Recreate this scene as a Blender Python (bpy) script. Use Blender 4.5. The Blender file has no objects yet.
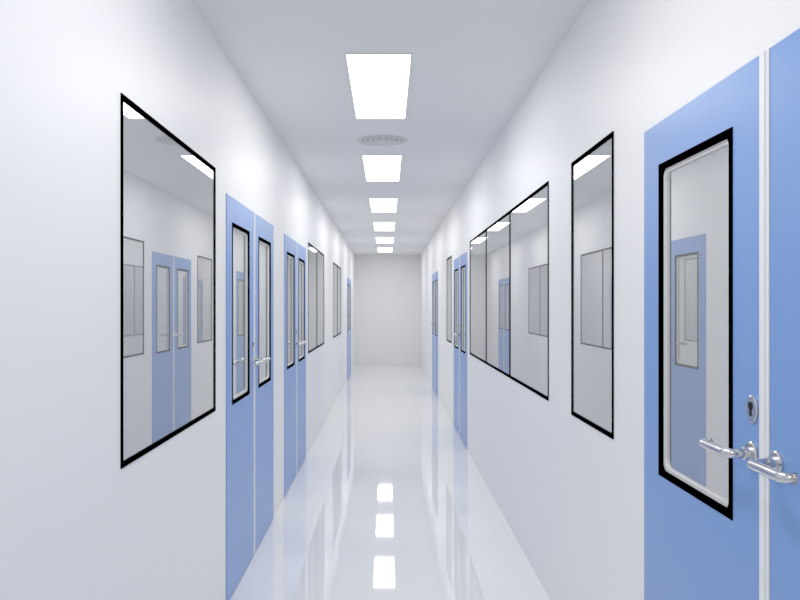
import bpy, bmesh, math
from mathutils import Vector

sc = bpy.context.scene
sc.view_settings.view_transform = 'Standard'
sc.view_settings.look = 'None'
sc.view_settings.gamma = 1.30
sc.view_settings.exposure = 0.0

XL, XR, H, Y0, Y1, T = 0.80, 0.83, 2.75, -3.4, 20.0, 0.12

# ------------------------------------------------------------ materials
def principled(name, col, rough=0.5, metal=0.0, spec=0.5, noise=0.0, scale=3.0, coat=0.0):
    m = bpy.data.materials.new(name); m.use_nodes = True
    nt = m.node_tree; b = nt.nodes['Principled BSDF']
    b.inputs['Base Color'].default_value = (*col, 1)
    b.inputs['Roughness'].default_value = rough
    b.inputs['Metallic'].default_value = metal
    b.inputs['Specular IOR Level'].default_value = spec
    b.inputs['Coat Weight'].default_value = coat
    b.inputs['Coat Roughness'].default_value = 0.03
    if noise > 0:
        tc = nt.nodes.new('ShaderNodeTexCoord')
        n = nt.nodes.new('ShaderNodeTexNoise'); n.inputs['Scale'].default_value = scale
        n.inputs['Detail'].default_value = 3
        r = nt.nodes.new('ShaderNodeValToRGB')
        r.color_ramp.elements[0].position = 0.3; r.color_ramp.elements[1].position = 0.7
        r.color_ramp.elements[0].color = (*[c*(1-noise) for c in col], 1)
        r.color_ramp.elements[1].color = (*[min(1, c*(1+noise)) for c in col], 1)
        nt.links.new(tc.outputs['Object'], n.inputs['Vector'])
        nt.links.new(n.outputs['Fac'], r.inputs['Fac'])
        nt.links.new(r.outputs['Color'], b.inputs['Base Color'])
    return m

M_WALL = principled('wall_panel_white', (0.925, 0.928, 0.936), 0.42, spec=0.25, noise=0.004, scale=1.5)
M_CEIL = principled('ceiling_white', (0.86, 0.867, 0.88), 0.6, spec=0.3, noise=0.004, scale=1.5)
M_FLOOR = principled('floor_glossy_epoxy', (0.93, 0.932, 0.937), 0.035, spec=1.0, noise=0.004, scale=1.2)
M_FLOOR.node_tree.nodes['Principled BSDF'].inputs['IOR'].default_value = 1.6
M_BLUE = principled('door_blue_paint', (0.150, 0.305, 0.71), 0.35, spec=0.3, noise=0.01, scale=2)
M_STRIP = principled('door_strip_white', (0.88, 0.90, 0.93), 0.4)
M_BLACK = principled('black_frame', (0.0, 0.0, 0.0), 0.8, spec=0.0)
M_GASK = principled('gasket_grey', (0.78, 0.78, 0.78), 0.4)
M_STEEL = principled('brushed_steel', (0.58, 0.58, 0.59), 0.2, metal=1.0, noise=0.04, scale=30)
M_DARK = principled('dark_slot', (0.004, 0.004, 0.005), 0.5, spec=0.1)
M_METALW = principled('white_metal', (0.80, 0.805, 0.81), 0.4)
M_DUCT = principled('duct_grey', (0.16, 0.165, 0.17), 0.5)

def glass_mat():
    m = bpy.data.materials.new('reflective_glass'); m.use_nodes = True
    nt = m.node_tree; nt.nodes.clear()
    o = nt.nodes.new('ShaderNodeOutputMaterial'); mx = nt.nodes.new('ShaderNodeMixShader')
    g = nt.nodes.new('ShaderNodeBsdfGlossy'); d = nt.nodes.new('ShaderNodeBsdfDiffuse')
    g.inputs['Roughness'].default_value = 0.004
    g.inputs['Color'].default_value = (0.77, 0.775, 0.78, 1)
    d.inputs['Color'].default_value = (0.50, 0.51, 0.515, 1)
    mx.inputs[0].default_value = 0.70
    nt.links.new(d.outputs[0], mx.inputs[1]); nt.links.new(g.outputs[0], mx.inputs[2])
    nt.links.new(mx.outputs[0], o.inputs[0])
    return m
M_GLASS = glass_mat()

M_EMIT = bpy.data.materials.new('led_diffuser'); M_EMIT.use_nodes = True
nt = M_EMIT.node_tree; nt.nodes.clear()
o = nt.nodes.new('ShaderNodeOutputMaterial'); e = nt.nodes.new('ShaderNodeEmission')
e.inputs['Color'].default_value = (0.985, 0.99, 1.0, 1); e.inputs['Strength'].default_value = 10.3
nt.links.new(e.outputs[0], o.inputs[0])

# ------------------------------------------------------------ helpers
def link(ob, parent=None):
    sc.collection.objects.link(ob)
    if parent: ob.parent = parent
    return ob

def mesh_obj(name, bm, mat, parent=None, smooth=False):
    bmesh.ops.recalc_face_normals(bm, faces=bm.faces)
    me = bpy.data.meshes.new(name); bm.to_mesh(me); bm.free()
    me.materials.append(mat)
    if smooth:
        for p in me.polygons: p.use_smooth = True
    return link(bpy.data.objects.new(name, me), parent)

def empty(name):
    e = bpy.data.objects.new(name, None); e.empty_display_size = 0.1
    return link(e)

def add_box(bm, a, b):
    x0, y0, z0 = a; x1, y1, z1 = b
    v = [bm.verts.new(p) for p in [(x0,y0,z0),(x1,y0,z0),(x1,y1,z0),(x0,y1,z0),(x0,y0,z1),(x1,y0,z1),(x1,y1,z1),(x0,y1,z1)]]
    for f in [(0,1,2,3),(4,5,6,7),(0,1,5,4),(1,2,6,5),(2,3,7,6),(3,0,4,7)]:
        bm.faces.new([v[i] for i in f])

def box(name, a, b, mat, parent=None, bevel=0):
    bm = bmesh.new(); add_box(bm, a, b)
    if bevel: 
        bmesh.ops.recalc_face_normals(bm, faces=bm.faces)
        bmesh.ops.bevel(bm, geom=bm.edges[:], offset=bevel, segments=2, affect='EDGES')
    return mesh_obj(name, bm, mat, parent)

def slab(name, side, d0, d1, ya, yb, za, zb, holes, mat, parent=None):
    """slab parallel to a side wall, with rectangular through holes; d = distance into the wall"""
    X0 = XL if side < 0 else XR
    P = lambda d, y, z: (side*(X0+d), y, z)
    ys = sorted(set([ya, yb] + [h[0] for h in holes] + [h[1] for h in holes]))
    zs = sorted(set([za, zb] + [h[2] for h in holes if h[2] > za] + [h[3] for h in holes]))
    ny, nz = len(ys)-1, len(zs)-1
    def solid(i, j):
        if i < 0 or j < 0 or i >= ny or j >= nz: return False
        cy, cz = (ys[i]+ys[i+1])/2, (zs[j]+zs[j+1])/2
        return not any(h[0] < cy < h[1] and h[2] < cz < h[3] for h in holes)
    bm = bmesh.new(); cache = {}
    def V(d, i, j):
        k = (d, i, j)
        if k not in cache: cache[k] = bm.verts.new(P(d, ys[i], zs[j]))
        return cache[k]
    for i in range(ny):
        for j in range(nz):
            if not solid(i, j): continue
            for d in (d0, d1):
                bm.faces.new([V(d,i,j), V(d,i+1,j), V(d,i+1,j+1), V(d,i,j+1)])
            for di, dj, e0, e1 in ((-1,0,(i,j),(i,j+1)),(1,0,(i+1,j),(i+1,j+1)),(0,-1,(i,j),(i+1,j)),(0,1,(i,j+1),(i+1,j+1))):
                if not solid(i+di, j+dj):
                    bm.faces.new([V(d0,*e0), V(d0,*e1), V(d1,*e1), V(d1,*e0)])
    return mesh_obj(name, bm, mat, parent)

def rr(y0, y1, z0, z1, r, n=6):
    pts = []
    for cy, cz, a0 in ((y1-r, z1-r, 0), (y0+r, z1-r, 90), (y0+r, z0+r, 180), (y1-r, z0+r, 270)):
        for k in range(n+1):
            a = math.radians(a0 + 90*k/n)
            pts.append((cy + r*math.cos(a), cz + r*math.sin(a)))
    return pts

def ring(name, side, d0, d1, outer, inner, mat, parent):
    """frame between two outlines with equal vertex count (y,z), extruded d0..d1"""
    X0 = XL if side < 0 else XR
    bm = bmesh.new(); n = len(outer)
    L = [[bm.verts.new((side*(X0+d), y, z)) for y, z in pts] for d, pts in ((d0,outer),(d0,inner),(d1,inner),(d1,outer))]
    for k in range(n):
        q = (k+1) % n
        for a in range(4):
            b = (a+1) % 4
            bm.faces.new([L[a][k], L[a][q], L[b][q], L[b][k]])
    return mesh_obj(name, bm, mat, parent)

def plate(name, side, d0, d1, pts, mat, parent):
    X0 = XL if side < 0 else XR
    bm = bmesh.new()
    A = [bm.verts.new((side*(X0+d0), y, z)) for y, z in pts]
    B = [bm.verts.new((side*(X0+d1), y, z)) for y, z in pts]
    bm.faces.new(A); bm.faces.new(B)
    n = len(pts)
    for k in range(n): bm.faces.new([A[k], A[(k+1)%n], B[(k+1)%n], B[k]])
    return mesh_obj(name, bm, mat, parent)

# ------------------------------------------------------------ layout
LW, LD = [(2.40, 3.72, 1), (8.10, 10.16, 2), (11.85, 13.9, 2)], [3.97, 6.22, 16.0]
RW, RD = [(2.925, 3.59, 1), (4.10, 8.0, 3), (10.25, 11.1, 1)], [0.925, 8.28, 13.0]
WZ0, WZ1 = 1.008, 2.137
DW, DT = 1.648, 2.057

wall_specs = {-1: ('wall_left', LW, LD), 1: ('wall_right', RW, RD)}
wn, dn = 0, 0

def make_window(side, y0, y1, n):
    global wn
    wn += 1
    P = empty(f'window_{wn}')
    fw = 0.017
    w = (y1-y0)
    holes = []
    pw = (w - 2*fw - (n-1)*fw)/n
    for k in range(n):
        a = y0 + fw + k*(pw+fw)
        holes.append((a, a+pw, WZ0+fw, WZ1-fw))
    slab('frame', side, -0.004, 0.03, y0, y1, WZ0, WZ1, holes, M_BLACK, P)
    for k, h in enumerate(holes):
        plate(f'glass_pane_{k+1}', side, 0.001, 0.012, [(h[0],h[2]),(h[1],h[2]),(h[1],h[3]),(h[0],h[3])], M_GLASS, P)

def lever(side, yp, z, dirn, P, tag, lock):
    X0 = XL if side < 0 else XR
    def W(d, y, zz): return Vector((side*(X0+d), y, zz))
    surf = -0.004
    def lathe(prof, name, cy, cz, mat, sy=1, sz=1):
        bm = bmesh.new(); n = 32; rings = []
        for r, d in prof:
            if r == 0: rings.append([bm.verts.new(W(d, cy, cz))])
            else: rings.append([bm.verts.new(W(d, cy+sy*r*math.cos(2*math.pi*k/n), cz+sz*r*math.sin(2*math.pi*k/n))) for k in range(n)])
        for a, b in zip(rings, rings[1:]):
            for k in range(n):
                q = (k+1) % n
                if len(a) == 1: bm.faces.new([a[0], b[k], b[q]])
                elif len(b) == 1: bm.faces.new([a[k], a[q], b[0]])
                else: bm.faces.new([a[k], a[q], b[q], b[k]])
        return mesh_obj(name, bm, mat, P)
    lathe([(0, surf), (0.027, surf), (0.027, surf-0.005), (0.024, surf-0.008), (0, surf-0.008)], f'lever_rose_{tag}', yp, z, M_STEEL)
    if lock:
        lathe([(0, surf), (0.029, surf), (0.029, surf-0.004), (0.026, surf-0.006), (0, surf-0.006)], f'key_escutcheon_{tag}', yp, z+0.10, M_STEEL, 1.0, 1.08)
        lathe([(0, surf-0.006), (0.0095, surf-0.006), (0.0095, surf-0.0075), (0, surf-0.0075)], f'keyhole_{tag}', yp, z+0.107, M_DARK)
        box(f'keyhole_slot_{tag}', W(surf-0.0073, yp-0.0045, z+0.085), W(surf-0.0055, yp+0.0045, z+0.105), M_DARK, P)
    path = []
    R = 0.02; reach = 0.060; Ln = 0.146
    path += [(surf-0.008, 0), (surf-reach+R, 0)]
    for k in range(1, 8):
        a = math.pi/2*k/7
        path.append((surf-reach+R-R*math.sin(a), R-R*math.cos(a)))
    path.append((surf-reach, Ln-R))
    for k in range(1, 8):
        a = math.radians(80)*k/7
        path.append((surf-reach+R-R*math.cos(a), Ln-R+R*math.sin(a)))
    path.append((surf-reach+R+0.004, Ln+0.001))
    pts = [W(d, yp+dirn*u, z) for d, u in path]
    bm = bmesh.new(); n = 16; r = 0.0112; up = Vector((0,0,1)); rings = []
    for i, p in enumerate(pts):
        t = (pts[min(i+1, len(pts)-1)] - pts[max(i-1, 0)]).normalized()
        s = t.cross(up).normalized()
        rings.append([bm.verts.new(p + s*r*math.cos(2*math.pi*k/n) + up*r*math.sin(2*math.pi*k/n)) for k in range(n)])
    for a, b in zip(rings, rings[1:]):
        for k in range(n): bm.faces.new([a[k], a[(k+1)%n], b[(k+1)%n], b[k]])
    bm.faces.new(rings[0]); bm.faces.new(rings[-1])
    mesh_obj(f'lever_{tag}', bm, M_STEEL, P, smooth=True)
    lathe([(0.015, surf-0.007), (0.015, surf-0.022), (0.0112, surf-0.024)], f'lever_collar_{tag}', yp, z, M_STEEL)

def make_door(side, y0):
    global dn
    dn += 1
    P = empty(f'door_{dn}')
    y1 = y0 + DW; g = 0.003; ym = (y0+y1)/2; sw = 0.022
    lz0, lz1 = 0.008, DT-g
    slab('jamb', side, 0.05, 0.10, y0, y1, 0.0, DT, [(y0+0.04, y1-0.04, -1, DT-0.04)], M_STRIP, P)
    for k, (a, b, meet) in enumerate(((y0+g, ym-sw-0.002, 'hi'), (ym+sw+0.002, y1-g, 'lo'))):
        c = (a+b)/2; wa, wb, wz0, wz1 = c-0.262, c+0.258, 0.985, 1.926
        slab(f'leaf_{k+1}', side, -0.004, 0.045, a, b, lz0, lz1, [(wa, wb, wz0, wz1)], M_BLUE, P)
        fo = rr(wa, wb, wz0, wz1, 0.0005); fi = rr(wa+0.021, wb-0.021, wz0+0.019, wz1-0.019, 0.024)
        ring(f'window_frame_{k+1}', side, -0.006, 0.02, fo, fi, M_BLACK, P)
        gi = rr(wa+0.032, wb-0.032, wz0+0.030, wz1-0.030, 0.030)
        ring(f'window_gasket_{k+1}', side, 0.003, 0.02, fi, gi, M_GASK, P)
        plate(f'window_glass_{k+1}', side, 0.010, 0.018, gi, M_GLASS, P)
        yp = (b-0.034) if meet == 'hi' else (a+0.032)
        active = (meet == 'lo') if side > 0 else (meet == 'hi')
        lever(side, yp, 1.165, -1 if meet == 'hi' else 1, P, str(k+1), active)
    slab('astragal', side, -0.006, 0.045, ym-sw, ym+sw, 0.008, lz1, [], M_STRIP, P)
    slab('astragal_bead', side, -0.009, -0.006, ym-0.008, ym+0.008, 0.008, lz1, [], M_STRIP, P)

for side, (nm, W_, D_) in wall_specs.items():
    holes = [(a, b, WZ0, WZ1) for a, b, n in W_] + [(d, d+DW, -1, DT) for d in D_]
    slab(nm, side, 0.0, T, Y0, Y1, 0.0, H, holes, M_WALL)
    for a, b, n in W_: make_window(side, a, b, n)
    for d in D_: make_door(side, d)
    X0 = XL if side < 0 else XR
    x0, x1 = sorted((side*(X0+T), side*(X0+T+0.05)))
    box('wall_backing_' + nm[5:], (x0, Y0, 0), (x1, Y1, H), M_DUCT)

box('floor', (-XL-0.2, Y0-0.1, -0.1), (XR+0.2, Y1+0.1, 0.0), M_FLOOR)
box('ceiling', (-XL-0.2, Y0-0.1, H), (XR+0.2, Y1+0.1, H+0.1), M_CEIL)
box('wall_back', (-XL, Y1, 0), (XR, Y1+0.1, H), M_WALL)
box('wall_front', (-XL, Y0-0.1, 0), (XR, Y0, H), M_WALL)

# ------------------------------------------------------------ ceiling lights
LXc, LW2, LL = -0.042, 0.160, 1.36
for k in range(-2, 6):
    ya = 3.98 + 2.69*k
    P = empty('ceiling_light_panel')
    bm = bmesh.new()
    z0, z1, t = H-0.006, H, 0.010
    xa, xb, yb = LXc-LW2, LXc+LW2, ya+LL
    add_box(bm, (xa-t, ya-t, z0), (xa, yb+t, z1)); add_box(bm, (xb, ya-t, z0), (xb+t, yb+t, z1))
    add_box(bm, (xa, ya-t, z0), (xb, ya, z1)); add_box(bm, (xa, yb, z0), (xb, yb+t, z1))
    mesh_obj('trim_frame', bm, M_METALW, P)
    bm = bmesh.new()
    vs = [bm.verts.new(p) for p in ((xa,ya,H-0.004),(xa,yb,H-0.004),(xb,yb,H-0.004),(xb,ya,H-0.004))]
    f = bm.faces.new(vs); bm.normal_update()
    if f.normal.z > 0: f.normal_flip()
    me = bpy.data.meshes.new('diffuser'); bm.to_mesh(me); bm.free(); me.materials.append(M_EMIT)
    link(bpy.data.objects.new('diffuser', me), P)

# ------------------------------------------------------------ round air diffuser
P = empty('ceiling_air_vent')
cx, cy = -0.035, 6.07
def annulus(name, r0, r1, z0, z1, mat, slope=0.0):
    bm = bmesh.new(); n = 64
    R = []
    for r, z in ((r0, z0+slope), (r1, z0), (r1, z1), (r0, z1)):
        R.append([bm.verts.new((cx+r*math.cos(2*math.pi*k/n), cy+r*math.sin(2*math.pi*k/n), z)) for k in range(n)])
    for a in range(4):
        b = (a+1) % 4
        for k in range(n): bm.faces.new([R[a][k], R[a][(k+1)%n], R[b][(k+1)%n], R[b][k]])
    mesh_obj(name, bm, mat, P)
M_VENT = principled('vent_grey_metal', (0.66, 0.665, 0.68), 0.4)
annulus('back_plate', 0.004, 0.172, H-0.003, H, M_DUCT)
annulus('outer_rim', 0.158, 0.19, H-0.007, H, M_VENT, 0.002)
for i, r in enumerate((0.122, 0.084, 0.046)):
    annulus(f'louvre_ring_{i+1}', r, r+0.024, H-0.007, H-0.003, M_VENT, 0.002)
annulus('hub', 0.001, 0.034, H-0.008, H-0.003, M_VENT)
bm = bmesh.new()
for k in range(8):
    a = k*math.pi/4; c, s = math.cos(a), math.sin(a); w = 0.006
    q = [(0.02, -w), (0.17, -w), (0.17, w), (0.02, w)]
    lo = [bm.verts.new((cx+u*c-v*s, cy+u*s+v*c, H-0.0065)) for u, v in q]
    hi = [bm.verts.new((cx+u*c-v*s, cy+u*s+v*c, H-0.003)) for u, v in q]
    bm.faces.new(lo); bm.faces.new(hi)
    for j in range(4): bm.faces.new([lo[j], lo[(j+1)%4], hi[(j+1)%4], hi[j]])
mesh_obj('spokes', bm, M_VENT, P)

# ------------------------------------------------------------ world + camera
w = bpy.data.worlds.new('world'); sc.world = w; w.use_nodes = True
w.node_tree.nodes['Background'].inputs['Color'].default_value = (0.8, 0.85, 0.9, 1)
w.node_tree.nodes['Background'].inputs['Strength'].default_value = 0.3

cam = bpy.data.cameras.new('camera'); co = bpy.data.objects.new('camera', cam); link(co)
co.location = (0, 0, 1.5); co.rotation_euler = (math.radians(90), 0, 0)
cam.sensor_width = 36; cam.lens = 36
cam.shift_x = 13/800; cam.shift_y = 5/800
cam.clip_start = 0.02; cam.clip_end = 100
sc.camera = co
